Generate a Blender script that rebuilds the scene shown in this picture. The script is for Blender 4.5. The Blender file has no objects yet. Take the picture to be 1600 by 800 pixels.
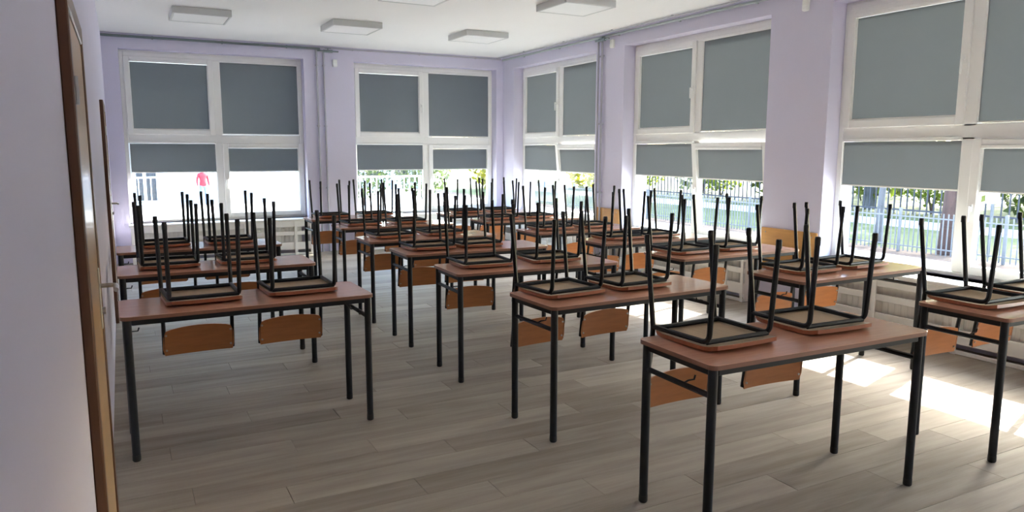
import bpy, bmesh, math, random
from mathutils import Vector, Matrix, Quaternion

random.seed(7)
SC = bpy.context.scene
COL = SC.collection
R = math.radians

# ------------------------------------------------------------------ camera, world, sun, exposure
CAM_H, YAW, PITCH, ROLL, FPX = 1.5818, R(27.821), R(8.142), R(0.115), 1151.8
cam_d = bpy.data.cameras.new('camera')
cam_d.sensor_fit = 'HORIZONTAL'; cam_d.sensor_width = 36.0
cam_d.lens = FPX * 36.0 / 1600.0
cam_d.clip_start = 0.02; cam_d.clip_end = 400
cam = bpy.data.objects.new('camera', cam_d); COL.objects.link(cam)
fw = Vector((math.sin(YAW) * math.cos(PITCH), math.cos(YAW) * math.cos(PITCH), -math.sin(PITCH)))
rt = Vector((math.cos(YAW), -math.sin(YAW), 0)); up = rt.cross(fw)
r2 = rt * math.cos(ROLL) + up * math.sin(ROLL); u2 = -rt * math.sin(ROLL) + up * math.cos(ROLL)
cam.matrix_world = Matrix(((r2.x, u2.x, -fw.x, 0), (r2.y, u2.y, -fw.y, 0), (r2.z, u2.z, -fw.z, CAM_H), (0, 0, 0, 1)))
SC.camera = cam

SUN_DIR = Vector((-1.39, -0.43, -1.0)).normalized()      # the way the sunlight travels
SUN_ELEV = math.asin(-SUN_DIR.z)
world = bpy.data.worlds.new('sky_world'); SC.world = world; world.use_nodes = True
wn = world.node_tree; wn.nodes.clear()
wo = wn.nodes.new('ShaderNodeOutputWorld'); wb = wn.nodes.new('ShaderNodeBackground')
sky = wn.nodes.new('ShaderNodeTexSky'); sky.sky_type = 'NISHITA'; sky.sun_disc = False
sky.sun_elevation = SUN_ELEV; sky.sun_rotation = math.atan2(-SUN_DIR.x, -SUN_DIR.y)
sky.air_density = 1.0; sky.dust_density = 2.5; sky.ozone_density = 1.0
wb.inputs['Strength'].default_value = 0.95
wn.links.new(sky.outputs['Color'], wb.inputs['Color']); wn.links.new(wb.outputs[0], wo.inputs['Surface'])

sun_d = bpy.data.lights.new('sun', 'SUN'); sun_d.energy = 9.0; sun_d.angle = R(0.55); sun_d.color = (1.0, 0.97, 0.93)
sun = bpy.data.objects.new('sun', sun_d); COL.objects.link(sun)
sun.rotation_euler = SUN_DIR.to_track_quat('-Z', 'Y').to_euler(); sun.location = (20, 12, 15)

vs = SC.view_settings
vs.view_transform = 'Standard'; vs.look = 'None'; vs.gamma = 1.0; vs.use_curve_mapping = False
vs.exposure = 1.9
SC.display_settings.display_device = 'sRGB'
SC.cycles.use_denoising = True
SC.cycles.max_bounces = 14; SC.cycles.diffuse_bounces = 8; SC.cycles.transparent_max_bounces = 24
SC.cycles.sample_clamp_indirect = 8.0
SC.cycles.caustics_reflective = False; SC.cycles.caustics_refractive = False

# ------------------------------------------------------------------ materials
def srgb(r, g, b):
    f = lambda c: (c / 12.92 if c <= 0.04045 else ((c + 0.055) / 1.055) ** 2.4)
    return (f(r / 255), f(g / 255), f(b / 255), 1)

MATS = {}
def mat(name, rgb, rough=0.6, metal=0.0, spec=0.5, noise=None, bump=None, grain=None, coat=0.0):
    """noise=(scale, amount, (sx,sy,sz)) varies the tone; bump=(scale, strength)"""
    m = bpy.data.materials.new(name); m.use_nodes = True; MATS[name] = m
    nt = m.node_tree; b = nt.nodes['Principled BSDF']
    b.inputs['Roughness'].default_value = rough; b.inputs['Metallic'].default_value = metal
    b.inputs['Specular IOR Level'].default_value = spec
    b.inputs['Coat Weight'].default_value = coat; b.inputs['Coat Roughness'].default_value = 0.12
    col = srgb(*rgb); b.inputs['Base Color'].default_value = col
    tc = None
    if noise or bump:
        tc = nt.nodes.new('ShaderNodeTexCoord')
    if noise:
        sc, amt, st = noise
        mp = nt.nodes.new('ShaderNodeMapping'); mp.inputs['Scale'].default_value = st
        nz = nt.nodes.new('ShaderNodeTexNoise'); nz.inputs['Scale'].default_value = sc; nz.inputs['Detail'].default_value = 6
        rp = nt.nodes.new('ShaderNodeMapRange'); rp.inputs['From Min'].default_value = 0.25; rp.inputs['From Max'].default_value = 0.75
        rp.inputs['To Min'].default_value = 1 - amt; rp.inputs['To Max'].default_value = 1 + amt
        mx = nt.nodes.new('ShaderNodeVectorMath'); mx.operation = 'SCALE'
        mx.inputs[0].default_value = col[:3]
        nt.links.new(tc.outputs['Object'], mp.inputs['Vector']); nt.links.new(mp.outputs[0], nz.inputs['Vector'])
        nt.links.new(nz.outputs['Fac'], rp.inputs['Value']); nt.links.new(rp.outputs[0], mx.inputs['Scale'])
        nt.links.new(mx.outputs[0], b.inputs['Base Color'])
    if bump:
        nz2 = nt.nodes.new('ShaderNodeTexNoise'); nz2.inputs['Scale'].default_value = bump[0]; nz2.inputs['Detail'].default_value = 4
        bp = nt.nodes.new('ShaderNodeBump'); bp.inputs['Strength'].default_value = bump[1]; bp.inputs['Distance'].default_value = 0.01
        nt.links.new(tc.outputs['Object'], nz2.inputs['Vector']); nt.links.new(nz2.outputs['Fac'], bp.inputs['Height'])
        nt.links.new(bp.outputs[0], b.inputs['Normal'])
    return m

mat('wall_paint', (214, 211, 230), 0.75, spec=0.3, bump=(60, 0.06), noise=(1.2, 0.02, (1, 1, 1)))
mat('ceiling_paint', (240, 240, 238), 0.8, spec=0.25, bump=(50, 0.05), noise=(0.8, 0.015, (1, 1, 1)))
mat('white_pvc', (238, 238, 234), 0.28, noise=(3, 0.012, (1, 1, 1)))
mat('white_lacquer', (232, 230, 224), 0.4, noise=(4, 0.02, (1, 1, 1)))
mat('gasket', (60, 62, 64), 0.6)
mat('dark_steel', (20, 24, 31), 0.45, spec=0.35, noise=(30, 0.12, (1, 1, 1)))
mat('black_plastic', (20, 21, 23), 0.5, noise=(40, 0.1, (1, 1, 1)))
mat('desk_laminate', (204, 152, 125), 0.2, spec=0.5, noise=(5, 0.09, (1.0, 9, 9)), coat=0.25)
mat('desk_edge', (140, 98, 78), 0.4, noise=(8, 0.1, (1, 1, 1)))
mat('seat_top', (160, 96, 66), 0.35, noise=(7, 0.14, (1, 8, 1)), coat=0.2)
mat('seat_under', (183, 158, 126), 0.5, noise=(6, 0.08, (9, 1, 1)))
mat('back_ply', (178, 116, 70), 0.28, noise=(6, 0.12, (1, 8, 8)), coat=0.2)
mat('door_frame', (94, 58, 32), 0.4, noise=(5, 0.15, (9, 9, 1)))
mat('door_leaf', (190, 154, 108), 0.35, noise=(4, 0.08, (9, 9, 1)), coat=0.2)
mat('satin_metal', (178, 176, 170), 0.3, metal=0.9, noise=(20, 0.05, (1, 1, 1)))
mat('panel_wood', (206, 152, 86), 0.4, noise=(4, 0.12, (6, 1, 6)))
mat('pipe_paint', (176, 176, 186), 0.45, noise=(9, 0.04, (1, 1, 1)))
mat('pipe_zinc', (120, 132, 134), 0.4, metal=0.3, noise=(9, 0.08, (1, 1, 1)))
mat('pipe_light', (168, 178, 180), 0.4, noise=(9, 0.06, (1, 1, 1)))
mat('lamp_body', (206, 208, 206), 0.45, noise=(9, 0.02, (1, 1, 1)))
mat('lamp_diffuser', (244, 245, 243), 0.35, noise=(30, 0.012, (1, 1, 1)))
mat('concrete', (196, 192, 184), 0.85, noise=(0.8, 0.08, (1, 1, 1)))
mat('grass', (66, 76, 28), 0.9, noise=(1.6, 0.25, (1, 1, 1)))
mat('earth', (92, 74, 62), 0.95, noise=(3, 0.35, (1, 1, 1)))
mat('fence_metal', (92, 94, 98), 0.5, noise=(6, 0.06, (1, 1, 1)))
mat('railing_white', (236, 238, 238), 0.4, noise=(6, 0.02, (1, 1, 1)))
mat('bark_brown', (72, 54, 48), 0.95, noise=(6, 0.3, (2, 2, 0.5)), bump=(18, 0.7))
mat('bark_grey', (92, 90, 92), 0.95, noise=(6, 0.25, (2, 2, 0.5)), bump=(18, 0.7))
mat('render_white', (158, 164, 170), 0.85, noise=(0.6, 0.03, (1, 1, 1)))
mat('window_dark', (38, 44, 50), 0.15, noise=(1, 0.1, (1, 1, 1)))
mat('jacket_red', (170, 14, 36), 0.7, noise=(20, 0.1, (1, 1, 1)))
mat('jeans', (96, 108, 132), 0.8, noise=(20, 0.1, (1, 1, 1)))
mat('skin', (208, 160, 134), 0.6, noise=(10, 0.04, (1, 1, 1)))
mat('hair', (70, 52, 40), 0.6, noise=(40, 0.2, (1, 1, 1)))
mat('sign_white', (230, 226, 212), 0.5, noise=(3, 0.03, (1, 1, 1)))

def leaf_mat(name, rgb):
    m = mat(name, rgb, 0.6, noise=(0.9, 0.25, (1, 1, 1)))
    nt = m.node_tree; b = nt.nodes['Principled BSDF']; out = nt.nodes['Material Output']
    tr = nt.nodes.new('ShaderNodeBsdfTranslucent'); tr.inputs['Color'].default_value = srgb(min(255, rgb[0] + 30), min(255, rgb[1] + 30), rgb[2])
    mx = nt.nodes.new('ShaderNodeMixShader'); mx.inputs[0].default_value = 0.4
    nt.links.new(b.outputs[0], mx.inputs[1]); nt.links.new(tr.outputs[0], mx.inputs[2]); nt.links.new(mx.outputs[0], out.inputs['Surface'])
leaf_mat('leaf_light', (88, 104, 30)); leaf_mat('leaf_dark', (46, 60, 34)); leaf_mat('leaf_yellow', (122, 118, 38))

# roller blind cloth: grey, lets a little daylight through
m = mat('blind_fabric', (116, 120, 125), 0.85, spec=0.2, noise=(3, 0.03, (1, 1, 1)), bump=(500, 0.1))
nt = m.node_tree; tr = nt.nodes.new('ShaderNodeBsdfTranslucent'); tr.inputs['Color'].default_value = srgb(138, 142, 143)
mx = nt.nodes.new('ShaderNodeMixShader'); mx.inputs[0].default_value = 0.3
nt.links.new(nt.nodes['Principled BSDF'].outputs[0], mx.inputs[1]); nt.links.new(tr.outputs[0], mx.inputs[2])
nt.links.new(mx.outputs[0], nt.nodes['Material Output'].inputs['Surface'])

# window glass: clear with a weak fresnel reflection
m = bpy.data.materials.new('window_glass'); m.use_nodes = True; MATS['window_glass'] = m
nt = m.node_tree; nt.nodes.remove(nt.nodes['Principled BSDF'])
tp = nt.nodes.new('ShaderNodeBsdfTransparent'); tp.inputs['Color'].default_value = (0.93, 0.96, 0.95, 1)
gl = nt.nodes.new('ShaderNodeBsdfGlossy'); gl.inputs['Roughness'].default_value = 0.02
lw = nt.nodes.new('ShaderNodeLayerWeight'); lw.inputs['Blend'].default_value = 0.5
pw_ = nt.nodes.new('ShaderNodeMath'); pw_.operation = 'POWER'; pw_.inputs[1].default_value = 5.0
fr = nt.nodes.new('ShaderNodeMath'); fr.operation = 'MULTIPLY_ADD'; fr.inputs[1].default_value = 0.5; fr.inputs[2].default_value = 0.02
nt.links.new(lw.outputs['Facing'], pw_.inputs[0]); nt.links.new(pw_.outputs[0], fr.inputs[0])
mx = nt.nodes.new('ShaderNodeMixShader')
nt.links.new(fr.outputs[0], mx.inputs[0]); nt.links.new(tp.outputs[0], mx.inputs[1]); nt.links.new(gl.outputs[0], mx.inputs[2])
nt.links.new(mx.outputs[0], nt.nodes['Material Output'].inputs['Surface'])

# floor planks: each plank has its own tone, grain runs along it
m = bpy.data.materials.new('floor_vinyl'); m.use_nodes = True; MATS['floor_vinyl'] = m
nt = m.node_tree; b = nt.nodes['Principled BSDF']; b.inputs['Roughness'].default_value = 0.55
b.inputs['Specular IOR Level'].default_value = 0.10
geo = nt.nodes.new('ShaderNodeNewGeometry'); oi = nt.nodes.new('ShaderNodeObjectInfo')
off = nt.nodes.new('ShaderNodeVectorMath'); off.operation = 'SCALE'; off.inputs[0].default_value = (37, 11, 5)
add = nt.nodes.new('ShaderNodeVectorMath'); add.operation = 'ADD'
nt.links.new(oi.outputs['Random'], off.inputs['Scale'])
nt.links.new(geo.outputs['Position'], add.inputs[0]); nt.links.new(off.outputs[0], add.inputs[1])
def nz(scale, st, detail=6):
    mp = nt.nodes.new('ShaderNodeMapping'); mp.inputs['Scale'].default_value = st
    n = nt.nodes.new('ShaderNodeTexNoise'); n.inputs['Scale'].default_value = scale; n.inputs['Detail'].default_value = detail
    nt.links.new(add.outputs[0], mp.inputs['Vector']); nt.links.new(mp.outputs[0], n.inputs['Vector'])
    return n
n1 = nz(2.2, (0.8, 7, 1)); n2 = nz(9, (0.5, 14, 1))
def math_n(op, a, bb):
    n = nt.nodes.new('ShaderNodeMath'); n.operation = op
    for i, v in enumerate((a, bb)):
        if hasattr(v, 'is_output'): nt.links.new(v, n.inputs[i])
        else: n.inputs[i].default_value = v
    return n.outputs[0]
t = math_n('ADD', math_n('MULTIPLY', oi.outputs['Random'], 0.34), math_n('MULTIPLY', n1.outputs['Fac'], 0.75))
t = math_n('ADD', t, math_n('MULTIPLY', n2.outputs['Fac'], 0.22))
cr = nt.nodes.new('ShaderNodeValToRGB')
cr.color_ramp.elements[0].position = 0.3; cr.color_ramp.elements[0].color = srgb(134, 125, 113)
cr.color_ramp.elements[1].position = 1.0; cr.color_ramp.elements[1].color = srgb(184, 175, 162)
nt.links.new(t, cr.inputs['Fac']); nt.links.new(cr.outputs[0], b.inputs['Base Color'])

# ------------------------------------------------------------------ mesh helpers
class MB:
    def __init__(s): s.v = []; s.f = []; s.mi = []
    def _add(s, vs_, fs, mi=0):
        o = len(s.v); s.v += [tuple(p) for p in vs_]
        for f in fs: s.f.append(tuple(i + o for i in f)); s.mi.append(mi)
    def box(s, x0, x1, y0, y1, z0, z1, mi=0):
        s._add([(x0, y0, z0), (x1, y0, z0), (x1, y1, z0), (x0, y1, z0), (x0, y0, z1), (x1, y0, z1), (x1, y1, z1), (x0, y1, z1)],
               [(0, 3, 2, 1), (4, 5, 6, 7), (0, 1, 5, 4), (1, 2, 6, 5), (2, 3, 7, 6), (3, 0, 4, 7)], mi); return s
    def cbox(s, x0, x1, y0, y1, z0, z1, c=0.004):
        """box with chamfered edges"""
        bm = bmesh.new(); bmesh.ops.create_cube(bm, size=1)
        for v in bm.verts:
            v.co = Vector(((x0 + x1) / 2 + v.co.x * (x1 - x0), (y0 + y1) / 2 + v.co.y * (y1 - y0), (z0 + z1) / 2 + v.co.z * (z1 - z0)))
        bmesh.ops.bevel(bm, geom=bm.edges[:], offset=c, segments=1, affect='EDGES', profile=0.5)
        bm.verts.index_update()
        s._add([v.co for v in bm.verts], [[v.index for v in f.verts] for f in bm.faces]); bm.free(); return s
    def tube(s, pts, r, n=8, caps=True):
        pts = [Vector(p) for p in pts]; rs = r if isinstance(r, (list, tuple)) else [r] * len(pts)
        rings = []; prev = None
        for i, p in enumerate(pts):
            if i == 0: d = pts[1] - pts[0]
            elif i == len(pts) - 1: d = pts[-1] - pts[-2]
            else: d = (pts[i + 1] - pts[i]).normalized() + (pts[i] - pts[i - 1]).normalized()
            d.normalize()
            if prev is None:
                a = d.orthogonal().normalized() if abs(d.z) < 0.9 else Vector((1, 0, 0)) - d * d.x
                a.normalize()
            else:
                a = prev - d * prev.dot(d); a.normalize()
            prev = a; bb = d.cross(a)
            rings.append([p + (a * math.cos(2 * math.pi * k / n) + bb * math.sin(2 * math.pi * k / n)) * rs[i] for k in range(n)])
        fs = []
        for i in range(len(pts) - 1):
            for k in range(n):
                k2 = (k + 1) % n
                fs.append((i * n + k, i * n + k2, (i + 1) * n + k2, (i + 1) * n + k))
        if caps:
            fs.append(tuple(range(n - 1, -1, -1))); fs.append(tuple((len(pts) - 1) * n + k for k in range(n)))
        s._add([q for ring in rings for q in ring], fs); return s
    def prism(s, poly, z0, z1, mi_side=0):
        n = len(poly)
        s._add([(x, y, z0) for x, y in poly] + [(x, y, z1) for x, y in poly],
               [tuple(range(n - 1, -1, -1)), tuple(range(n, 2 * n))])
        o = len(s.v) - 2 * n
        for k in range(n):
            s.f.append((o + k, o + (k + 1) % n, o + n + (k + 1) % n, o + n + k)); s.mi.append(mi_side)
        return s
    def mesh(s, name, mats, smooth=False):
        me = bpy.data.meshes.new(name); me.from_pydata(s.v, [], s.f)
        if isinstance(mats, str): mats = [mats]
        for k in mats: me.materials.append(MATS[k])
        for p, i in zip(me.polygons, s.mi): p.material_index = i
        if smooth:
            me.polygons.foreach_set('use_smooth', [True] * len(me.polygons))
            try: me.set_sharp_from_angle(angle=R(40))
            except Exception: pass
        me.update(); return me
    def build(s, name, mats, parent=None, smooth=False, loc=None):
        return link(name, s.mesh(name, mats, smooth), parent, loc)

def link(name, me, parent=None, loc=None, rot=None):
    o = bpy.data.objects.new(name, me); COL.objects.link(o)
    if parent is not None: o.parent = parent
    if loc is not None: o.location = loc
    if rot is not None: o.rotation_euler = rot
    return o

def tag(o, label=None, cat=None, group=None, kind=None):
    if label: o['label'] = label
    if cat: o['category'] = cat
    if group: o['group'] = group
    if kind: o['kind'] = kind
    return o

def empty(name, loc=(0, 0, 0), rz=0.0):
    o = bpy.data.objects.new(name, None); COL.objects.link(o)
    o.empty_display_size = 0.1; o.location = loc; o.rotation_euler = (0, 0, rz); return o

def copy_tree(o, parent=None):
    c = o.copy(); COL.objects.link(c); c.parent = parent
    for ch in o.children: copy_tree(ch, c)
    return c

def rounded_rect(w, d, r, n=5, x0=0, y0=0):
    out = []
    for cx, cy, a0 in ((w - r, r, -90), (w - r, d - r, 0), (r, d - r, 90), (r, r, 180)):
        for k in range(n + 1):
            a = R(a0 + 90 * k / n); out.append((x0 + cx + r * math.cos(a), y0 + cy + r * math.sin(a)))
    return out

def arc(p, q, rr, corner, n=5):
    """points of a bend at CORNER between directions to p and q"""
    c = Vector(corner); a = (Vector(p) - c).normalized(); b_ = (Vector(q) - c).normalized()
    A = c + a * rr; B = c + b_ * rr; out = []
    for k in range(n + 1):
        u = k / n; out.append(A * (1 - u) ** 2 + c * 2 * u * (1 - u) + B * u * u)
    return out

# ------------------------------------------------------------------ the room
XL, XR, YB, YF, HC = -0.13, 5.93, 11.58, -1.0, 3.15
WT = 0.42                                   # outer wall thickness
Z0, Z1 = 0.55, 2.95                         # window opening
BACK_WIN = [(0.07, 2.545), (3.317, 5.80)]   # openings along X
RIGHT_WIN = [(8.74, 11.185), (5.615, 8.095), (2.40, 4.872), (-0.83, 1.65)]   # openings along Y (far to near); last one unseen, added for light

# floor: slab + planks
floor = MB().box(XL - 0.2, XR + WT, YF - 0.2, YB + WT, -0.20, -0.006).build('floor', 'earth')
tag(floor, 'greyish oak look vinyl plank floor of the classroom', 'floor', kind='structure')
PL, PW = 1.28, 0.1925
def plank_mb(l, w, x=0, y=0, g=0.0008, c=0.0016):
    m_ = MB()
    a, b_ = g, g + c
    v = [(x + a, y + a, -0.006), (x + l - a, y + a, -0.006), (x + l - a, y + w - a, -0.006), (x + a, y + w - a, -0.006),
         (x + a, y + a, -0.0014), (x + l - a, y + a, -0.0014), (x + l - a, y + w - a, -0.0014), (x + a, y + w - a, -0.0014),
         (x + b_, y + b_, 0), (x + l - b_, y + b_, 0), (x + l - b_, y + w - b_, 0), (x + b_, y + w - b_, 0)]
    m_._add(v, [(0, 1, 5, 4), (1, 2, 6, 5), (2, 3, 7, 6), (3, 0, 4, 7), (4, 5, 9, 8), (5, 6, 10, 9), (6, 7, 11, 10), (7, 4, 8, 11), (8, 9, 10, 11)])
    return m_
PLANK = {}
rest = MB(); y = YF; row = 0
rng = random.Random(3)
while y < YB - 0.01:
    w = min(PW, YB - y)
    offx = (row * 0.43 + rng.uniform(-0.1, 0.1)) % PL
    x = XL - offx
    while x < XR - 0.005:
        a, e = max(x, XL), min(x + PL, XR)
        if e - a > 0.02:
            if y + w > 1.15:
                key = (round(e - a, 3), round(w, 3))
                if key not in PLANK: PLANK[key] = plank_mb(*key).mesh('floor_plank', 'floor_vinyl')
                link('plank', PLANK[key], floor, (a, y, 0))
            else:
                q = plank_mb(e - a, w, a, y); rest._add(q.v, q.f)
        x += PL
    y += w; row += 1
tag(rest.build('planks_behind', 'floor_vinyl', floor), kind='stuff')

c = MB().box(XL - 0.2, XR + WT, YF - 0.2, YB + WT, HC, HC + 0.25).build('ceiling', 'ceiling_paint')
tag(c, 'plain white painted classroom ceiling', 'ceiling', kind='structure')

w = MB()                                      # back wall with two openings
xs = [XL - 0.2] + [v for a in BACK_WIN for v in a] + [XR + WT]
w.box(xs[0], xs[-1], YB, YB + WT, -0.85, Z0); w.box(xs[0], xs[-1], YB, YB + WT, Z1, HC)
for i in (0, 2, 4): w.box(xs[i], xs[i + 1], YB, YB + WT, Z0, Z1)
tag(w.build('wall_back', 'wall_paint'), 'lilac back wall with two large window openings', 'wall', kind='structure')
w = MB()
ys = [YF - 0.2] + sorted(v for a in RIGHT_WIN for v in a) + [YB]
w.box(XR, XR + WT, ys[0], ys[-1], -0.85, Z0); w.box(XR, XR + WT, ys[0], ys[-1], Z1, HC)
for i in (0, 2, 4, 6, 8): w.box(XR, XR + WT, ys[i], ys[i + 1], Z0, Z1)
tag(w.build('wall_right', 'wall_paint'), 'lilac right wall with three large windows and pillars between', 'wall', kind='structure')
w = MB().box(XL - 0.2, XL, YF, YB, -0.05, HC)
tag(w.build('wall_left', 'wall_paint'), 'pale lilac wall close to the camera with two doors', 'wall', kind='structure')
w = MB().box(XL - 0.2, XR + WT, YF - 0.2, YF, -0.05, HC)
tag(w.build('wall_front', 'wall_paint'), 'plain lilac wall behind the camera', 'wall', kind='structure')

# ------------------------------------------------------------------ doors
def door(name, y0, y1, label, h=2.05):
    root = empty(name, (XL, y0, 0)); tag(root, label, 'door', kind='structure')
    W_ = y1 - y0; t_ = 0.03
    fr_ = MB()
    fr_.cbox(0.0005, t_, 0, 0.07, 0, h, 0.004); fr_.cbox(0.0005, t_, W_ - 0.07, W_, 0, h, 0.004); fr_.cbox(0.0005, t_, 0.07, W_ - 0.07, h - 0.07, h, 0.004)
    fr_.build('door_frame', 'door_frame', root)
    lf = MB().cbox(0.0005, t_ - 0.006, 0.074, W_ - 0.074, 0.008, h - 0.074, 0.003).build('door_leaf', 'door_leaf', root)
    MB().cbox(t_ - 0.006, t_ - 0.001, W_ - 0.15, W_ - 0.108, 0.88, 1.12, 0.002).build('handle_plate', 'satin_metal', lf)
    hb = MB(); hy = W_ - 0.129
    hb.tube([(t_ - 0.002, hy, 1.05), (t_ + 0.035, hy, 1.05)] + arc((t_, hy, 1.05), (t_ + 0.055, hy - 0.1, 1.05), 0.018, (t_ + 0.055, hy, 1.05)) + [(t_ + 0.055, hy - 0.12, 1.05)], 0.009, 8)
    hb.build('door_handle', 'satin_metal', lf, smooth=True)
    MB().tube([(t_ - 0.002, hy, 0.95), (t_ + 0.012, hy, 0.95)], 0.014, 10).build('lock_cylinder', 'satin_metal', lf, smooth=True)
    for zz in (0.25, 1.75): MB().tube([(t_ + 0.002, 0.072, zz - 0.04), (t_ + 0.002, 0.072, zz + 0.04)], 0.007, 8).build('hinge', 'satin_metal', root, smooth=True)
    return root
door('door_1', 2.42, 3.42, 'brown framed wooden door on the left wall nearest the camera')
door('door_2', 7.55, 8.52, 'brown wooden door on the left wall further down the room', 2.02)

# ------------------------------------------------------------------ windows
WW = 2.46
def frame_rect(m_, u0, u1, z0, z1, pw, y0, y1):
    """frame of four chamfered bars round a rectangle"""
    m_.cbox(u0, u0 + pw, y0, y1, z0, z1, 0.005); m_.cbox(u1 - pw, u1, y0, y1, z0, z1, 0.005)
    m_.cbox(u0 + pw, u1 - pw, y0, y1, z0, z0 + pw, 0.005); m_.cbox(u0 + pw, u1 - pw, y0, y1, z1 - pw, z1, 0.005)

def window(name, loc, rz, label, w_open, tilt=0.0, blind_where='', own_blinds=True):
    root = empty(name, loc, rz); tag(root, label, 'window', kind='structure')
    k = w_open / WW
    f = MB()
    f.cbox(0, 0.055, 0, 0.075, Z0, Z1 - 0.02, 0.006); f.cbox(w_open - 0.055, w_open, 0, 0.075, Z0, Z1 - 0.02, 0.006)
    f.cbox(0.055, w_open - 0.055, 0, 0.075, Z1 - 0.095, Z1 - 0.02, 0.006); f.cbox(0.055, w_open - 0.055, 0, 0.075, Z0, Z0 + 0.035, 0.006)
    f.cbox(0.055, w_open - 0.055, 0, 0.075, 1.676, 1.806, 0.006)
    f.cbox(1.28 * k, w_open - 0.054, 0.004, 0.07, 2.846, Z1 - 0.09, 0.002); f.cbox(w_open - 0.07, w_open - 0.05, 0.004, 0.07, 1.80, 2.86, 0.002)
    um = 1.236 * k
    f.cbox(um - 0.048, um + 0.054, 0, 0.075, 1.785, Z1 - 0.095, 0.006); f.cbox(um - 0.052, um + 0.048, 0, 0.075, Z0 + 0.035, 1.70, 0.006)
    f.cbox(0, w_open, 0.01, 0.07, Z1 - 0.02, Z1, 0.003)
    f.build('window_frame', 'white_pvc', root)
    # panes: (name, blind u0,u1,ztop,zbottom, glass z0,z1, sash?)
    defs = {'upper left': (0.122 * k, 1.122 * k, 2.80, 1.868, True), 'upper right': (1.288 * k, 2.405 * k, 2.85, 1.808, False),
            'lower left': (0.058 * k, 1.186 * k, 1.672, 0.588, False), 'lower right': (1.352 * k, 2.365 * k, 1.607, 0.652, True)}
    for pos, (a, b_, zt, zb, sash) in defs.items():
        holder = root; M_local = Matrix.Identity(4)
        if sash:
            s_ = MB(); pw = 0.072
            ox, oz = a - pw, zb - pw
            frame_rect(s_, 0, b_ - a + 2 * pw, 0, zt - zb + 2 * pw, pw, -0.022, 0.05)
            holder = s_.build('sash', 'white_pvc', root, loc=(ox, 0.0, oz))
            if pos == 'lower right' and tilt: holder.rotation_euler = (tilt, 0, 0)
            M_local = Matrix.Translation((ox, 0, oz)) @ Matrix.Rotation(tilt if pos == 'lower right' else 0, 4, 'X')
            gx, gz, gy = pw, pw, 0.02
            hu, hz_ = ((b_ - a + 1.5 * pw), 0.52) if pos == 'upper left' else (0.5 * pw, 0.55)
            hd = MB(); hd.cbox(hu - 0.014, hu + 0.014, -0.034, -0.0225, hz_ - 0.03, hz_ + 0.03, 0.003)
            hd.tube([(hu, -0.034, hz_), (hu, -0.055, hz_)], 0.009, 8)
            hd.cbox(hu - 0.009, hu + 0.009, -0.066, -0.05, hz_ - 0.115, hz_ + 0.012, 0.004)
            hd.build('window_handle', 'white_pvc', holder)
        else:
            M_local = Matrix.Translation((a, 0, zb)); gx, gz, gy = 0, 0, 0.02
        gw, gh = b_ - a, zt - zb
        ox, oz = (gx, gz) if sash else (a, zb)
        MB().box(ox - 0.004, ox + gw + 0.004, gy + 0.016, gy + 0.022, oz - 0.004, oz + gh + (0.04 if not sash else 0.004)).build('pane', 'window_glass', holder)
        # the roller blind of this pane
        upper = pos.startswith('upper')
        br = empty('roller_blind'); br.matrix_world = Matrix.Translation(loc) @ Matrix.Rotation(rz, 4, 'Z') @ M_local
        if not own_blinds:
            br.matrix_world = M_local; br.parent = root; br.name = 'blind'
        elif upper:
            tag(br, f'full length grey blind, {pos} pane of the {blind_where}', 'roller blind', 'grey roller blinds on the windows')
        else:
            tag(br, f'half lowered grey blind, {pos} pane of the {blind_where}', 'roller blind', 'grey roller blinds on the windows')
        zl = gz if upper else gz + ((1.256 if own_blinds else 1.20) - zb)
        fy = 0.012
        fb = MB(); nx = 2
        fb.box(gx + 0.004, gx + gw - 0.004, fy - 0.0008, fy + 0.0008, zl + 0.012, gz + gh - 0.004)
        fb.build('fabric', 'blind_fabric', br)
        MB().cbox(gx + 0.004, gx + gw - 0.004, fy - 0.005, fy + 0.005, zl, zl + 0.014, 0.002).build('bottom_bar', 'white_lacquer', br)
        MB().cbox(gx, gx + gw, -0.03 if sash else -0.012, 0.014, gz + gh - 0.003, gz + gh + 0.03, 0.006).build('cassette', 'white_pvc', br)
        for e0 in (gx, gx + gw - 0.008):
            MB().box(e0, e0 + 0.008, fy - 0.006, fy + 0.006, gz + 0.002, gz + gh - 0.003).build('guide_rail', 'white_pvc', br)
    # inner sill board
    MB().cbox(-0.02, w_open + 0.02, -0.40, 0.0, Z0 - 0.03, Z0, 0.006).build('window_sill', 'white_lacquer', root)
    MB().cbox(0.0, w_open, 0.078, 0.29, Z0 - 0.015, Z0 + 0.006, 0.003).build('outer_sill', 'pipe_zinc', root)
    return root

REC = 0.175
def radiator_cover(loc, rz, label, w_open):
    root = empty('radiator_cover', loc, rz); tag(root, label, 'radiator cover', 'white slatted radiator covers')
    f0, f1 = -0.215, -0.195                   # front boards, local y measured from the wall face
    for (a, b_) in ((0.43, 0.519), (0.305, 0.362), (0.085, 0.20), (0.004, 0.036)):
        MB().cbox(0.0, w_open, f0, f1, a, b_, 0.003).build('slat', 'white_lacquer', root)
    for u in (0.0, 0.76, 1.48, 2.2, w_open - 0.04):
        MB().cbox(u, u + 0.04, f0 - 0.012, f0 - 0.0005, 0.002, 0.519, 0.003).build('stile', 'white_lacquer', root)
    for u in (0.0, w_open - 0.02):
        MB().cbox(u, u + 0.02, f1 + 0.0005, -0.001, 0.004, 0.519, 0.003).build('end_panel', 'white_lacquer', root)
    return root

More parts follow.
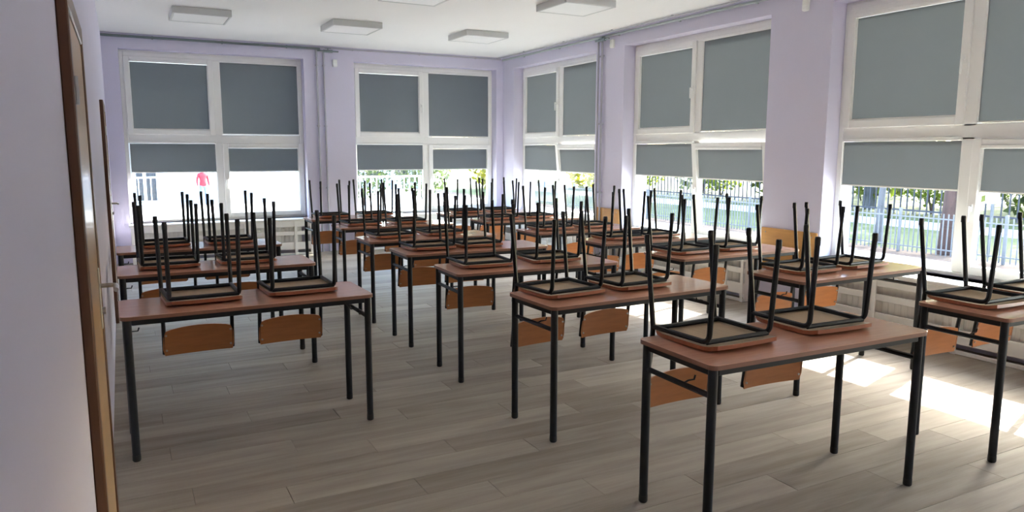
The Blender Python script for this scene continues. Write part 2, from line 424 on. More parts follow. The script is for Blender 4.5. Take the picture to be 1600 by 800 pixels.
def radiator(loc, rz, label, w_open):
    root = empty('radiator', loc, rz); tag(root, label, 'radiator', 'white panel radiators behind the covers')
    a, b_ = 0.15, w_open - 0.15
    MB().cbox(a, b_, -0.135, -0.06, 0.10, 0.48, 0.012).build('panel', 'white_lacquer', root)
    n = int((b_ - a) / 0.06)
    rib = MB().cbox(-0.018, 0.018, -0.142, -0.1355, 0.12, 0.46, 0.003).mesh('radiator_rib', 'white_lacquer')
    for i in range(n): link('rib', rib, root, (a + 0.05 + i * (b_ - a - 0.1) / (n - 1), 0, 0))
    for u in (a + 0.2, b_ - 0.2): MB().cbox(u - 0.02, u + 0.02, -0.0595, -0.0005, 0.2, 0.4, 0.003).build('bracket', 'white_lacquer', root)
BW = ['leftmost window on the back wall', 'back wall window beside the corner']
RW = ['right wall window next to the corner', 'middle right wall window between the pillars', 'nearest right wall window', 'unseen right wall window added beside the camera for light']
for i, (a, b_) in enumerate(BACK_WIN):
    window(f'window_{i+1}', (a, YB + REC, 0), 0, 'large white four pane ' + BW[i], b_ - a, 0, BW[i])
    radiator((a, YB, 0), 0, 'white ribbed radiator behind the slats under the ' + BW[i], b_ - a)
    radiator_cover((a, YB, 0), 0, 'white slatted radiator cover under the ' + BW[i], b_ - a)
for i, (a, b_) in enumerate(RIGHT_WIN):
    window(f'window_{i+3}', (XR + REC, b_, 0), R(-90), 'large white four pane ' + RW[i], b_ - a, R(5.5) if i < 2 else 0, RW[i], i < 3)
    if i < 3: radiator((XR, b_, 0), R(-90), 'white ribbed radiator behind the slats under the ' + RW[i], b_ - a)
    if i < 3: radiator_cover((XR, b_, 0), R(-90), 'white slatted radiator cover under the ' + RW[i], b_ - a)

# ------------------------------------------------------------------ wall fittings
def wood_panel(y0, y1, label):
    root = empty('wall_panel', (XR, y0, 0)); tag(root, label, 'wall panel', 'wooden bumper panels on the pillars')
    MB().cbox(-0.018, -0.0005, 0.02, y1 - y0 - 0.02, 0.36, 0.795, 0.004).build('board', 'panel_wood', root)
    for yy in (0.08, y1 - y0 - 0.08):
        for zz in (0.45, 0.75): MB().tube([(-0.0175, yy, zz), (-0.021, yy, zz)], 0.007, 8).build('screw_head', 'satin_metal', root)
wood_panel(8.095, 8.74, 'orange wooden board on the pillar left of the middle right wall window')
wood_panel(4.872, 5.615, 'orange wooden board on the pillar beside the nearest right wall window')

def pipe(name, pts, r, m_, label, clips=(), clip_box=None):
    root = empty(name, pts[0]); p0 = Vector(pts[0])
    tag(root, label, 'pipe')
    MB().tube([Vector(p) - p0 for p in pts], r, 8).build('tube', m_, root, smooth=True)
    for cpos in clips:
        q = Vector(cpos) - p0; s_ = clip_box
        MB().cbox(q.x - s_[0], q.x + s_[0], q.y - s_[1], q.y + s_[1], q.z - s_[2], q.z + s_[2], 0.003).build('clip', m_, root)
    return root
pipe('heating_pipe', [(XL + 0.001, YB - 0.035, 3.105), (2.79, YB - 0.035, 3.105)], 0.017, 'pipe_zinc', 'grey pipe along the back wall ceiling above the leftmost window',
     [(x, YB - 0.018, 3.105) for x in (0.5, 1.4, 2.3)], (0.01, 0.0175, 0.022))
pipe('heating_pipe', [(2.80, YB - 0.03, 3.12), (XR - 0.06, YB - 0.03, 3.12)], 0.012, 'pipe_paint', 'pale pipe along the back wall ceiling beside the corner',
     [(x, YB - 0.0155, 3.12) for x in (3.3, 4.4, 5.4)], (0.008, 0.015, 0.016))
pipe('heating_pipe', [(XR - 0.035, YB - 0.06, 3.105), (XR - 0.035, YF, 3.105)], 0.017, 'pipe_light', 'lower grey pipe along the right wall just under the ceiling',
     [(XR - 0.018, y_, 3.105) for y_ in (10.8, 9.7, 8.2, 7.0, 5.8, 4.5)], (0.0175, 0.01, 0.022))
pipe('heating_pipe', [(XR - 0.13, YB - 0.02, 3.128), (XR - 0.13, YF, 3.128)], 0.012, 'pipe_paint', 'thinner pale pipe fixed to the ceiling along the right wall',
     [(XR - 0.13, y_, 3.136) for y_ in (10.6, 9.4, 8.2, 7.0, 5.8, 4.5)], (0.016, 0.008, 0.013))
pipe('riser_pipe', [(2.735, YB - 0.03, 0.0), (2.735, YB - 0.03, 3.085)], 0.015, 'pipe_paint', 'left of two lilac vertical pipes on the back wall pillar',
     [(2.735, YB - 0.0155, z) for z in (1.0, 1.95, 2.86)], (0.022, 0.015, 0.010))
pipe('riser_pipe', [(2.842, YB - 0.03, 0.0), (2.842, YB - 0.03, 3.085)], 0.015, 'pipe_paint', 'right of two lilac vertical pipes on the back wall pillar',
     [(2.842, YB - 0.0155, z) for z in (1.0, 1.95, 2.86)], (0.022, 0.015, 0.010))
pipe('riser_pipe', [(XR - 0.03, 8.65, 0.0), (XR - 0.03, 8.65, 3.085)], 0.015, 'pipe_paint', 'further of two lilac vertical pipes on the right wall pillar',
     [(XR - 0.0155, 8.65, z) for z in (1.0, 1.95, 2.86)], (0.015, 0.022, 0.010))
pipe('riser_pipe', [(XR - 0.03, 8.56, 0.0), (XR - 0.03, 8.56, 3.085)], 0.015, 'pipe_paint', 'nearer of two lilac vertical pipes on the right wall pillar',
     [(XR - 0.0155, 8.56, z) for z in (1.0, 1.95, 2.86)], (0.015, 0.022, 0.010))
def valve(loc, rz, label):
    root = empty('pipe_valve', loc, rz); tag(root, label, 'valve', 'pipe valves above the pillars')
    MB().tube([(-0.07, -0.055, 0), (0.07, -0.055, 0)], [0.022, 0.022], 8).build('body', 'pipe_zinc', root, smooth=True)
    MB().tube([(0, -0.055, -0.01), (0, -0.055, 0.04)], 0.009, 8).build('stem', 'pipe_zinc', root, smooth=True)
    MB().tube([(-0.16, -0.055, 0.0), (-0.071, -0.055, 0)], 0.012, 8).build('nipple', 'pipe_zinc', root, smooth=True)
    MB().tube([(0.071, -0.055, 0.0), (0.16, -0.055, 0)], 0.012, 8).build('nipple', 'pipe_zinc', root, smooth=True)
    MB().cbox(-0.05, 0.05, -0.062, -0.048, 0.04, 0.048, 0.002).build('lever', 'pipe_zinc', root)
valve((2.90, YB - 0.02, 3.07), 0, 'small grey valve under the ceiling on the back wall pillar')
valve((XR - 0.02, 8.50, 3.06), R(-90), 'small grey valve under the ceiling on the right wall pillar')

def sensor(loc, rz, label):
    root = empty('motion_sensor', loc, rz); tag(root, label, 'sensor', 'white motion sensors on the pillars')
    MB().cbox(-0.035, 0.035, -0.045, -0.0005, -0.055, 0.055, 0.010).build('housing', 'white_pvc', root)
    MB().cbox(-0.025, 0.025, -0.050, -0.0455, -0.045, -0.005, 0.002).build('lens', 'lamp_diffuser', root)
sensor((3.015, YB, 2.905), 0, 'small white sensor box on the back wall pillar')
sensor((XR, 8.34, 2.995), R(-90), 'small white sensor box on the pillar left of the middle right window')
sensor((XR, 5.17, 2.965), R(-90), 'small white sensor box on the pillar beside the nearest right window')

def ceiling_light(cx, cy, label):
    root = empty('ceiling_light', (cx, cy, HC)); tag(root, label, 'ceiling light', 'square white ceiling lights')
    h, d = 0.31, 0.075
    f = MB()
    f.cbox(-h, h, -h, -h + 0.025, -d, -0.0005, 0.004); f.cbox(-h, h, h - 0.025, h, -d, -0.0005, 0.004)
    f.cbox(-h, -h + 0.025, -h + 0.025, h - 0.025, -d, -0.0005, 0.004); f.cbox(h - 0.025, h, -h + 0.025, h - 0.025, -d, -0.0005, 0.004)
    f.build('housing', 'lamp_body', root)
    MB().cbox(-h + 0.026, h - 0.026, -h + 0.026, h - 0.026, -d + 0.004, -d + 0.016, 0.003).build('diffuser', 'lamp_diffuser', root)
ceiling_light(0.92, 9.47, 'square white ceiling light above the leftmost back wall window')
ceiling_light(2.68, 9.43, 'square white ceiling light in the middle of the furthest lamp row')
ceiling_light(4.42, 9.38, 'square white ceiling light of the furthest lamp row nearest the corner')
ceiling_light(4.42, 6.93, 'square white ceiling light of the second lamp row near the right windows')
ceiling_light(2.72, 7.18, 'square white ceiling light cut off by the top edge of the photo')

# ------------------------------------------------------------------ desks
TW, TD, TH = 1.30, 0.49, 0.76
def make_desk():
    root = empty('school_desk')
    top = MB(); top.prism(rounded_rect(TW, TD, 0.035), TH - 0.020, TH - 0.0015, 1)
    pr = rounded_rect(TW - 0.003, TD - 0.003, 0.034, x0=0.0015, y0=0.0015); n = len(pr); o = len(top.v)
    top.v += [(x, y, TH) for x, y in pr]; top.f.append(tuple(o + i for i in range(n))); top.mi.append(0)
    lo = o - n
    for k in range(n): top.f.append((lo + k, lo + (k + 1) % n, o + (k + 1) % n, o + k)); top.mi.append(0)
    top.f.pop(1); top.mi.pop(1)
    top.build('desk_top', ['desk_laminate', 'desk_edge'], root)
    ix, iy, lr = 0.031, 0.034, 0.0195
    me = MB().tube([(0, 0, 0.03), (0, 0, TH - 0.0205)], lr, 10).mesh('desk_leg', 'dark_steel', True)
    ft = MB().tube([(0, 0, 0.0), (0, 0, 0.006), (0, 0, 0.034)], [0.017, 0.0205, 0.0205], 10).mesh('desk_foot', 'black_plastic', True)
    for (x, y) in ((ix, iy), (TW - ix, iy), (ix, TD - iy), (TW - ix, TD - iy)):
        l = link('leg', me, root, (x, y, 0)); link('foot_cap', ft, l)
    for yy in (iy, TD - iy):
        MB().cbox(ix + lr, TW - ix - lr, yy - 0.011, yy + 0.011, TH - 0.0505, TH - 0.0205, 0.003).build('long_rail', 'dark_steel', root)
    for xx in (ix, TW - ix):
        MB().cbox(xx - 0.011, xx + 0.011, iy + lr, TD - iy - lr, TH - 0.0505, TH - 0.0205, 0.003).build('end_rail', 'dark_steel', root)
        MB().tube([(xx, iy + lr - 0.004, TH - 0.135), (xx, TD - iy - lr + 0.004, TH - 0.135)], 0.0125, 8).build('cross_bar', 'dark_steel', root, smooth=True)
        sgn = 1 if xx < 0.5 else -1
        hk = MB().tube([(xx, 0.20, TH - 0.125), (xx + sgn * 0.02, 0.20, TH - 0.118), (xx + sgn * 0.05, 0.20, TH - 0.118), (xx + sgn * 0.056, 0.20, TH - 0.10)], 0.004, 6)
        hk.build('bag_hook', 'dark_steel', root, smooth=True)
    return root

# ------------------------------------------------------------------ chairs, turned upside down on the desks
def make_chair():
    """local origin: on the desk top, midway between the front legs; +y towards the chair back; z up (chair is inverted)"""
    root = empty('school_chair')
    # seat: a bent plywood sheet, top face down
    n = 12; mt = 4
    prof = []
    for k in range(n + 1):
        yy = -0.045 + 0.378 * k / n
        u = k / n
        z = 0.001 + 0.012 * max(0, (0.22 - u) / 0.22) ** 2 + 0.010 * max(0, (u - 0.8) / 0.2) ** 2
        hw = 0.192 + 0.006 * u
        if k == 0: hw -= 0.022
        elif k == 1: hw -= 0.004
        if k == n: hw -= 0.022
        elif k == n - 1: hw -= 0.004
        prof.append((yy, z, hw))
    s_ = MB(); th = 0.018
    vb = []
    for yy, z, hw in prof:
        for j in range(5): vb.append((-hw + 2 * hw * j / 4, yy, z + (0.0 if j in (1, 2, 3) else 0.003)))
    o1 = len(vb)
    allv = vb + [(x, y, z + th) for x, y, z in vb]
    s_.v = allv
    for k in range(n):
        for j in range(4):
            a = k * 5 + j
            s_.f.append((a, a + 5, a + 6, a + 1)); s_.mi.append(0)
            s_.f.append((o1 + a, o1 + a + 1, o1 + a + 6, o1 + a + 5)); s_.mi.append(1)
    edge = [k * 5 for k in range(n + 1)] + [n * 5 + j for j in range(1, 5)] + [k * 5 + 4 for k in range(n - 1, -1, -1)] + [j for j in (3, 2, 1)]
    for i in range(len(edge)):
        a, b_ = edge[i], edge[(i + 1) % len(edge)]
        s_.f.append((a, b_, o1 + b_, o1 + a)); s_.mi.append(0)
    s_.build('seat', ['seat_top', 'seat_under'], root, smooth=True)
    # backrest: curved plywood panel hanging below the desk's far edge
    nb, nz_ = 10, 4
    W2 = 0.197; b1 = MB(); th = 0.009
    vb = []
    for i in range(nz_ + 1):
        for j in range(nb + 1):
            u = -1 + 2 * j / nb; v = i / nz_
            hw = W2 - (0.012 if i in (0, nz_) and abs(u) == 1 else 0) - 0.008 * v
            z_lo, z_hi = -0.362, -0.215 + 0.020 * (1 - u * u)
            z = z_lo + (z_hi - z_lo) * v
            yy = 0.368 - 0.12 * (z + 0.215) + 0.014 * (1 - u * u)
            vb.append((u * hw, yy, z))
    o1 = len(vb); b1.v = vb + [(x, y - th, z) for x, y, z in vb]
    q = nb + 1
    for i in range(nz_):
        for j in range(nb):
            a = i * q + j
            b1.f += [(a, a + q, a + q + 1, a + 1), (o1 + a, o1 + a + 1, o1 + a + q + 1, o1 + a + q)]
    edge = [j for j in range(q)] + [i * q + nb for i in range(1, nz_ + 1)] + [nz_ * q + j for j in range(nb - 1, -1, -1)] + [i * q for i in range(nz_ - 1, 0, -1)]
    for i in range(len(edge)):
        a, b_ = edge[i], edge[(i + 1) % len(edge)]; b1.f.append((a, b_, o1 + b_, o1 + a))
    b1.mi = [0] * len(b1.f)
    back = b1.build('backrest', 'back_ply', root, smooth=True)
    tr_, zr, zt = 0.0118, 0.0375, 0.434       # tube radius, rail height, leg tip height
    cap_me = MB().tube([(0, 0, -0.022), (0, 0, 0.010), (0, 0, 0.016)], [0.0130, 0.0130, 0.0105], 8).mesh('chair_foot', 'black_plastic', True)
    for sx in (-1, 1):
        xf, xb = sx * 0.176, sx * 0.187
        # front leg with its bend into the side rail
        corner = (xf, 0.0, zr); tip = (xf + sx * 0.004, -0.022, zt)
        pts = [tip] + arc(tip, (xb, 0.27, zr), 0.04, corner) + [(xf + (xb - xf) * 0.22, 0.075, zr)]
        lg = MB().tube(pts, tr_, 8).build('leg', 'dark_steel', root, smooth=True)
        link('foot_cap', cap_me, lg, tip)
        # rear leg, carried on below the seat by the back post
        tip = (xb + sx * 0.004, 0.392, zt)
        lg = MB().tube([(xb, 0.3405, zr), tip], tr_, 8).build('leg', 'dark_steel', root, smooth=True)
        link('foot_cap', cap_me, lg, tip)
        MB().tube([(xf + (xb - xf) * 0.22, 0.0755, zr), (xb, 0.338, zr)], tr_, 8).build('side_rail', 'dark_steel', root, smooth=True)
        MB().tube([(xb, 0.3405, zr), (xb, 0.342, 0.0), (xb, 0.352, -0.09), (xb, 0.368, -0.20), (xb, 0.388, -0.352)], tr_ * 0.97, 8).build('back_post', 'dark_steel', root, smooth=True)
        for zz in (-0.24, -0.33):
            yy = 0.368 - 0.12 * (zz + 0.215) - th
            MB().tube([(sx * 0.176, yy + 0.004, zz), (sx * 0.176, yy - 0.003, zz)], 0.006, 8).build('rivet', 'satin_metal', back)
    MB().tube([(-0.176, 0.012, zr), (0.176, 0.012, zr)], tr_ * 0.95, 8).build('cross_rail', 'dark_steel', root, smooth=True)
    MB().tube([(-0.185, 0.315, zr), (0.185, 0.315, zr)], tr_ * 0.95, 8).build('cross_rail', 'dark_steel', root, smooth=True)
    return root

ORD = ['nearest', 'second', 'third', 'fourth', 'fifth', 'sixth', 'furthest']
# near left corner of each desk top, turn in degrees, and the two chairs (offset along the desk, setback, turn)
LEFT = [(-0.052, 4.045, 1.0), (-0.068, 5.42, 0.0), (-0.075, 6.66, 0.5)]
MID = [(1.967, 2.067, -1.35), (1.975, 3.275, 2.0), (1.95, 4.47, -1.7), (1.965, 5.50, -0.5), (1.95, 6.45, 0.4), (2.03, 7.72, -0.6), (1.965, 8.80, 0.3)]
WIN = [(3.84, 2.005, -0.6), (3.78, 3.205, 1.0), (3.755, 4.32, 0.6), (3.76, 5.36, -0.5), (3.655, 6.36, 0.8), (3.71, 7.66, -0.4), (3.69, 8.70, 0.2)]
rng = random.Random(11)
desk0, chair0 = make_desk(), make_chair()
first = [True]
CH = {'l': [(0.415, 0.945), (0.335, 0.86), (0.38, 0.90)],
      'm': [(0.300, 0.895), (0.280, 0.775), (0.310, 0.87), (0.30, 0.745), (0.315, 0.83), (0.31, 0.84), (0.33, 0.88)],
      'w': [(0.300, 0.860), (0.370, 0.875), (0.315, 0.79), (0.37, 0.80), (0.34, 0.86), (0.32, 0.84), (0.36, 0.87)]}
for key, rowname, lst in (('l', 'row beside the door wall', LEFT), ('m', 'middle row', MID), ('w', 'window side row', WIN)):
    for i, (x, y, a) in enumerate(lst):
        nm = ORD[i] if len(lst) == 7 else ['nearest', 'middle', 'furthest'][i]
        d = desk0 if first[0] else copy_tree(desk0)
        d.location = (x, y, 0); d.rotation_euler = (0, 0, R(a))
        tag(d, f'brown topped two seat school desk, {nm} in the {rowname}', 'desk', 'school desks in three rows')
        spec = [(cc, 0.178 + rng.uniform(-0.003, 0.006), rng.uniform(-1.5, 3.5)) for cc in CH[key][i]]
        for side, (cx, cy, ca) in zip(('left', 'right'), spec):
            ch = chair0 if first[0] else copy_tree(chair0)
            first[0] = False
            ca_ = R(a); px = x + cx * math.cos(ca_) - cy * math.sin(ca_); py = y + cx * math.sin(ca_) + cy * math.cos(ca_)
            ch.location = (px, py, TH + 0.0005); ch.rotation_euler = (0, 0, R(a + ca))
            tag(ch, f'upturned chair, {side} half of the {nm} desk in the {rowname}', 'chair', 'chairs turned upside down on the desks')

# ------------------------------------------------------------------ outside: right side (lawn, fence, trees)
GZ = -0.8
g = MB().box(-60, 120, -40, 140, GZ - 0.5, GZ - 0.02)
tag(g.build('ground', 'grass'), 'sunlit lawn outside the right windows', 'lawn', kind='structure')
g = MB().box(-40, 16.0, YB + WT + 0.001, 60, GZ - 0.019, GZ); g.box(XR + WT + 0.001, 15.8, -20, YB + WT, GZ - 0.019, GZ)
tag(g.build('pavement', 'concrete'), 'bright paved yard around the building', 'pavement', kind='structure')
g = MB().box(22.0, 24.2, -20, 60, GZ - 0.019, GZ - 0.005)
tag(g.build('garden_path', 'concrete'), 'pale path crossing the lawn behind the fence', 'path', kind='structure')
g = MB().box(15.801, 16.9, -20, 45, GZ - 0.019, GZ - 0.004)
tag(g.build('earth_strip', 'earth'), 'strip of bare earth under the garden fence', 'earth', kind='structure')

FX = 16.4
fence = empty('garden_fence', (FX, 4.0, GZ)); tag(fence, 'long light metal bar fence at the edge of the lawn', 'fence')
bar_me = MB().box(-0.011, 0.011, -0.011, 0.011, 0.03, 0.98).mesh('fence_bar', 'fence_metal')
post_me = MB().cbox(-0.03, 0.03, -0.03, 0.03, 0, 1.05, 0.006).mesh('fence_post', 'fence_metal')
FL = 29.0
for i in range(int(FL / 0.115)):
    link('bar', bar_me, fence, (0, 0.06 + i * 0.115, 0))
for zz in (0.16, 0.86): MB().box(-0.014, 0.014, 0, FL, zz - 0.014, zz + 0.014).build('rail', 'fence_metal', fence)
for i in range(13): link('post', post_me, fence, (0.04, i * 2.41, 0))

def leaves(center, radii, n, size, seed):
    rg = random.Random(seed); m_ = MB()
    for _ in range(n):
        while True:
            p = Vector((rg.uniform(-1, 1), rg.uniform(-1, 1), rg.uniform(-1, 1)))
            if 0.25 < p.length < 1: break
        p = Vector((p.x * radii[0], p.y * radii[1], p.z * radii[2])) + Vector(center)
        q = Quaternion((rg.gauss(0, 1), rg.gauss(0, 1), rg.gauss(0, 1), rg.gauss(0, 1))).normalized()
        s_ = size * rg.uniform(0.6, 1.4)
        m_._add([p + q @ Vector(v) for v in ((-s_, 0, 0), (0, -s_ * 0.5, 0), (s_, 0, 0), (0, s_ * 0.5, 0))], [(0, 1, 2, 3)])
    return m_

def tree(x, y, h, r, bark, leaf, label, crown_z, crown_r, n=1500, seed=1, lean=0.0):
    root = empty('tree', (x, y, GZ)); tag(root, label, 'tree', 'trees beyond the fence')
    pts = [(0, 0, 0), (lean * 0.1, 0.02, h * 0.15), (lean * 0.5, -0.03, h * 0.5), (lean, 0, h)]
    tm = MB().tube(pts, [r * 1.35, r, r * 0.85, r * 0.4], 12)
    rg = random.Random(seed)
    for k in range(5):
        a = rg.uniform(0, 6.28); z = h * rg.uniform(0.5, 0.85)
        tm.tube([(lean * z / h, 0, z), (lean * z / h + math.cos(a) * crown_r * 0.4, math.sin(a) * crown_r * 0.4, z + h * 0.12), (lean + math.cos(a) * crown_r * 0.7, math.sin(a) * crown_r * 0.7, z + h * 0.2)], [r * 0.4, r * 0.25, r * 0.1], 6)
    tm.build('trunk', bark, root, smooth=True)
    cw = leaves((lean, 0, crown_z), (crown_r, crown_r, h - crown_z + 0.6), n, 0.24, seed).build('foliage', leaf, root)
    tag(cw, kind='stuff')

def bush(x, y, r, h, leaf, label, n=700, seed=1):
    root = empty('bush', (x, y, GZ)); tag(root, label, 'bush', 'bushes on the lawn')
    st = MB(); rg = random.Random(seed)
    for k in range(4):
        a = rg.uniform(0, 6.28); st.tube([(0, 0, -0.02), (math.cos(a) * r * 0.2, math.sin(a) * r * 0.2, h * 0.4), (math.cos(a) * r * 0.5, math.sin(a) * r * 0.5, h * 0.8)], [0.03, 0.02, 0.01], 5)
    st.build('stem', 'bark_brown', root)
    tag(leaves((0, 0, h * 0.55), (r, r, h * 0.45), n, 0.11, seed).build('foliage', leaf, root), kind='stuff')

# ------------------------------------------------------------------ outside: back side (yard, white building, railings, person)
tree(17.0, 10.35, 8.0, 0.18, 'bark_brown', 'leaf_light', 'thick brown tree trunk behind the fence outside the nearest window', 6.2, 2.0, 1200, 3, 0.15)
tree(17.6, 12.6, 7.0, 0.085, 'bark_grey', 'leaf_light', 'slender grey tree left of the thick brown trunk', 6.0, 1.5, 900, 4, 0.35)
for (x, y, h_, r_, bk, lf, cz, cr, lb) in [
        (28.0, 20.6, 11.0, 0.20, 'bark_grey', 'leaf_light', 6.0, 3.0, 'grey trunked tree outside the nearest window beyond the path'),
        (28.6, 26.2, 12.0, 0.22, 'bark_brown', 'leaf_dark', 6.2, 3.0, 'dark tree outside the middle right window beyond the path'),
        (29.5, 32.6, 12.0, 0.20, 'bark_brown', 'leaf_dark', 6.2, 3.2, 'tall dark tree far behind the middle right window'),
        (29.0, 14.4, 11.5, 0.20, 'bark_brown', 'leaf_dark', 6.0, 3.0, 'dark tree outside the right pane of the nearest window'),
        (27.0, 39.5, 10.0, 0.20, 'bark_brown', 'leaf_yellow', 5.0, 3.0, 'yellowish tree far outside the right window next to the corner'),
        (21.5, 42.0, 9.0, 0.22, 'bark_brown', 'leaf_yellow', 4.4, 2.8, 'yellow tree outside the back wall window beside the corner'),
        (36.0, 18.0, 13.0, 0.24, 'bark_brown', 'leaf_dark', 6.0, 3.6, 'large dark tree furthest back outside the nearest window'),
        (36.5, 26.5, 13.0, 0.24, 'bark_brown', 'leaf_dark', 6.0, 3.6, 'large dark tree furthest back outside the middle right window')]:
    tree(x, y, h_, r_, bk, lf, lb, cz, cr, 3200, int(x * 10 + y))
k = 0
for (x, y, r_, h_, lf, lb) in [
        (27.6, 17.6, 1.1, 2.5, 'leaf_light', 'light green bush just beyond the path outside the nearest window'),
        (31.6, 20.4, 1.5, 2.8, 'leaf_dark', 'dark green bush behind the grey trunked tree'),
        (27.6, 23.4, 1.1, 2.3, 'leaf_yellow', 'yellow green bush beyond the path left of the grey tree'),
        (27.7, 11.6, 1.3, 2.4, 'leaf_light', 'light bush outside the right pane of the nearest window'),
        (28.0, 29.4, 1.4, 2.5, 'leaf_light', 'light green bush outside the middle right window'),
        (32.0, 28.6, 1.7, 2.6, 'leaf_dark', 'dark green bush outside the middle right window'),
        (28.0, 35.8, 1.4, 2.4, 'leaf_light', 'pale green bush far outside beyond the fence end'),
        (32.0, 24.0, 1.6, 2.9, 'leaf_dark', 'dark bush between the grey and the dark tree'),
        (9.3, 31.4, 1.2, 2.6, 'leaf_dark', 'dark bush behind the left end of the white yard railing'),
        (12.1, 31.6, 1.3, 2.8, 'leaf_dark', 'dark bush behind the right end of the white yard railing'),
        (32.2, 16.6, 1.6, 2.9, 'leaf_dark', 'dark bush behind the tree at the right pane')]:
    bush(x, y, r_, h_, lf, lb, 800, 40 + k); k += 1
# a taller dark bar fence beyond the path
far = empty('park_fence', (26.0, 10.0, GZ)); tag(far, 'tall dark bar fence beyond the path and the lawn', 'fence')
MATS['park_metal'] = mat('park_metal', (62, 60, 68), 0.6, noise=(5, 0.1, (1, 1, 1)))
bm_ = MB().box(-0.02, 0.02, -0.02, 0.02, 0.05, 2.1).mesh('park_bar', 'park_metal')
for i in range(96): link('bar', bm_, far, (0, i * 0.26, 0))
for zz in (0.2, 1.9): MB().box(-0.045, 0.045, 0, 24.8, zz - 0.03, zz + 0.03).build('rail', 'park_metal', far)
# notice board
sg = empty('notice_board', (17.3, 9.62, GZ)); tag(sg, 'small cream notice board on a post behind the fence', 'sign')
MB().tube([(0, 0, 0), (0, 0, 1.5)], 0.035, 8).build('post', 'fence_metal', sg)
MB().cbox(-0.02, -0.036, -0.15, 0.15, 1.22, 1.55, 0.003).build('board', 'sign_white', sg)

bd = empty('white_building', (0, 35.6, GZ)); tag(bd, 'long white rendered building across the yard behind the left window', 'building')
m_ = MB(); m_.box(-14, 7.2, 0, 6, 0, 5.2); m_.build('wall', 'render_white', bd)
MB().box(-14.3, 7.5, -0.3, 6.3, 5.2, 5.4).build('roof', 'pipe_zinc', bd)
MB().box(-14, 7.2, -0.04, 0, 0, 0.10).build('plinth', 'concrete', bd)
for (a, b_) in ((0.55, 0.82), (0.94, 1.34)):
    wf = MB(); frame_rect(wf, a - 0.05, b_ + 0.05, 0.15, 1.55, 0.05, -0.03, 0.0); wf = wf.build('window', 'railing_white', bd)
    MB().box(a, b_, -0.012, -0.002, 0.2, 1.5).build('pane', 'window_dark', wf)
for (a, b_) in ((-3.0, -2.0), (-0.9, -0.2)):
    wf = MB(); frame_rect(wf, a - 0.05, b_ + 0.05, 0.9, 2.3, 0.05, -0.03, 0.0); wf = wf.build('window', 'railing_white', bd)
    MB().box(a, b_, -0.012, -0.002, 0.95, 2.25).build('pane', 'window_dark', wf)
b2 = empty('pale_building', (0, 44, GZ)); tag(b2, 'pale building far behind the back window beside the corner', 'building')
MB().box(9.0, 17.5, 0, 5, 0, 4.6).build('wall', 'render_white', b2)
MB().box(8.8, 17.7, -0.3, 5.2, 4.6, 4.8).build('roof', 'pipe_zinc', b2)
for a in (10.0, 11.6, 13.2, 15.0):
    wf = MB(); frame_rect(wf, a - 0.05, a + 0.85, 0.7, 2.2, 0.05, -0.03, 0.0); wf = wf.build('window', 'railing_white', b2)
    MB().box(a, a + 0.8, -0.012, -0.002, 0.75, 2.15).build('pane', 'window_dark', wf)

def railing(x0, x1, y, h, label):
    root = empty('railing', (x0, y, GZ)); tag(root, label, 'railing', 'white railings in the yard'); L = x1 - x0
    for zz in (0.12, h - 0.04): MB().cbox(0, L, -0.03, 0.03, zz - 0.035, zz + 0.035, 0.006).build('rail', 'railing_white', root)
    bm2 = MB().box(-0.02, 0.02, -0.015, 0.015, 0.155, h - 0.075).mesh('railing_bar', 'railing_white')
    n = max(2, int(L / 0.21))
    for i in range(1, n): link('bar', bm2, root, (L * i / n, 0, 0))
    pm = MB().cbox(-0.035, 0.035, -0.035, 0.035, 0, h, 0.006).mesh('railing_post', 'railing_white')
    np_ = max(1, round(L / 1.6))
    for i in range(np_ + 1): link('post', pm, root, (L * i / np_, 0.07, 0))
railing(0.15, 1.55, 34.6, 1.27, 'short white railing in front of the white building behind the left window')
railing(7.9, 10.6, 28.0, 1.40, 'white railing in the yard outside the back window beside the corner')

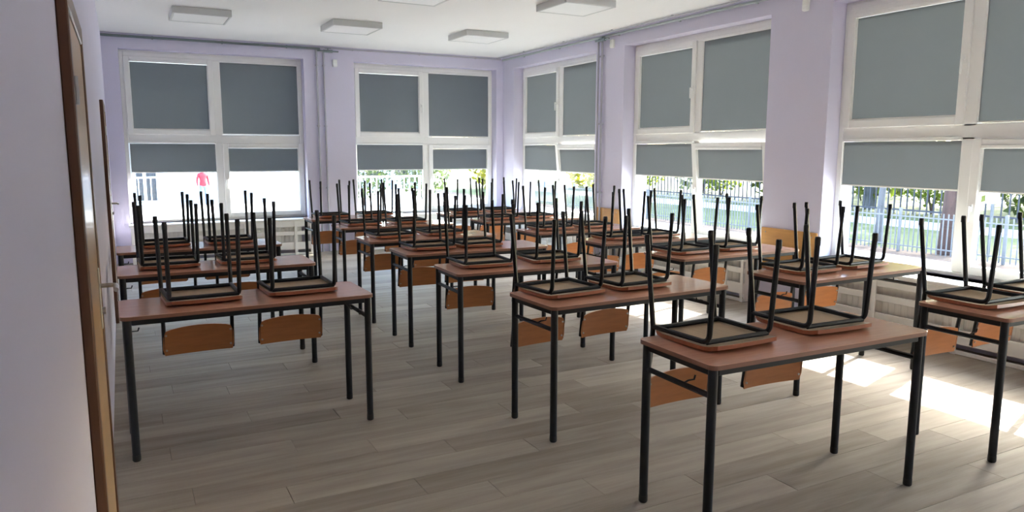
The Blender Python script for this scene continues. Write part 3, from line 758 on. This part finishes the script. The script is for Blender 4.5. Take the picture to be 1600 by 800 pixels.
# the person in red standing in the yard (skin modifier body, about 1.68 m)
def person(x, y, rz, label):
    root = empty('person', (x, y, GZ), rz); tag(root, label, 'person')
    J = {'pelvis': (0, 0, 0.93, 0.12), 'waist': (0, 0, 1.08, 0.11), 'chest': (0, 0, 1.28, 0.14), 'neck': (0, 0, 1.43, 0.055), 'head': (0, -0.01, 1.53, 0.085), 'crown': (0, -0.005, 1.62, 0.075)}
    E_ = [('pelvis', 'waist'), ('waist', 'chest'), ('chest', 'neck'), ('neck', 'head'), ('head', 'crown')]
    for s_, sx in (('l', -1), ('r', 1)):
        J.update({f'hip{s_}': (sx * 0.09, 0, 0.87, 0.085), f'knee{s_}': (sx * 0.1, -0.02, 0.47, 0.06), f'ank{s_}': (sx * 0.1, 0.01, 0.09, 0.045), f'toe{s_}': (sx * 0.115, -0.16, 0.045, 0.04),
                  f'sh{s_}': (sx * 0.17, 0, 1.36, 0.065), f'el{s_}': (sx * 0.235, 0.03, 1.10, 0.047), f'wr{s_}': (sx * 0.24, -0.06, 0.88, 0.034), f'ha{s_}': (sx * 0.24, -0.09, 0.79, 0.033)})
        E_ += [('pelvis', f'hip{s_}'), (f'hip{s_}', f'knee{s_}'), (f'knee{s_}', f'ank{s_}'), (f'ank{s_}', f'toe{s_}'),
               ('chest', f'sh{s_}'), (f'sh{s_}', f'el{s_}'), (f'el{s_}', f'wr{s_}'), (f'wr{s_}', f'ha{s_}')]
    names = list(J); me = bpy.data.meshes.new('person_body')
    me.from_pydata([J[n][:3] for n in names], [(names.index(a), names.index(b_)) for a, b_ in E_], [])
    o = link('body', me, root)
    sk = o.modifiers.new('skin', 'SKIN'); o.modifiers.new('sub', 'SUBSURF').levels = 1; o.modifiers['sub'].render_levels = 1
    for n, v in zip(names, me.skin_vertices[0].data): v.radius = (J[n][3], J[n][3] * 0.85); v.use_root = (n == 'pelvis')
    bpy.context.view_layer.update()
    dg = bpy.context.evaluated_depsgraph_get(); fm = bpy.data.meshes.new_from_object(o.evaluated_get(dg))
    o.modifiers.clear(); o.data = fm
    fm.materials.clear()
    for k_ in ('jacket_red', 'jeans', 'skin', 'black_plastic'): fm.materials.append(MATS[k_])
    for p in fm.polygons:
        z = p.center.z; ax = abs(p.center.x)
        p.material_index = 2 if (z > 1.445 or (z < 0.89 and ax > 0.195)) else 0 if (z > 0.86 or ax > 0.195) else 1 if z > 0.11 else 3
        p.use_smooth = True
    hr = MB(); seg = 10
    for i in range(5):
        a = R(90 * i / 4); 
        for j in range(seg):
            b_ = 2 * math.pi * j / seg
            hr.v.append((0.088 * math.cos(a) * math.cos(b_), 0.012 + 0.098 * math.cos(a) * math.sin(b_), 1.585 + 0.11 * math.sin(a) - (0.10 * math.cos(a) if math.sin(b_) > -0.2 else 0.0)))
    for i in range(4):
        for j in range(seg): hr.f.append((i * seg + j, i * seg + (j + 1) % seg, (i + 1) * seg + (j + 1) % seg, (i + 1) * seg + j)); hr.mi.append(0)
    hr.build('hair', 'hair', root, smooth=True)
    for sx in (-1, 1): MB().tube([(sx * 0.03, -0.088, 1.545), (sx * 0.03, -0.094, 1.545)], 0.009, 6).build('eye', 'black_plastic', root)
    MB().tube([(0, -0.085, 1.535), (0, -0.112, 1.508), (0, -0.088, 1.502)], [0.006, 0.011, 0.007], 6).build('nose', 'skin', root)
person(3.05, 33.9, 0.25, 'person in a red top and pale jeans standing in the yard')
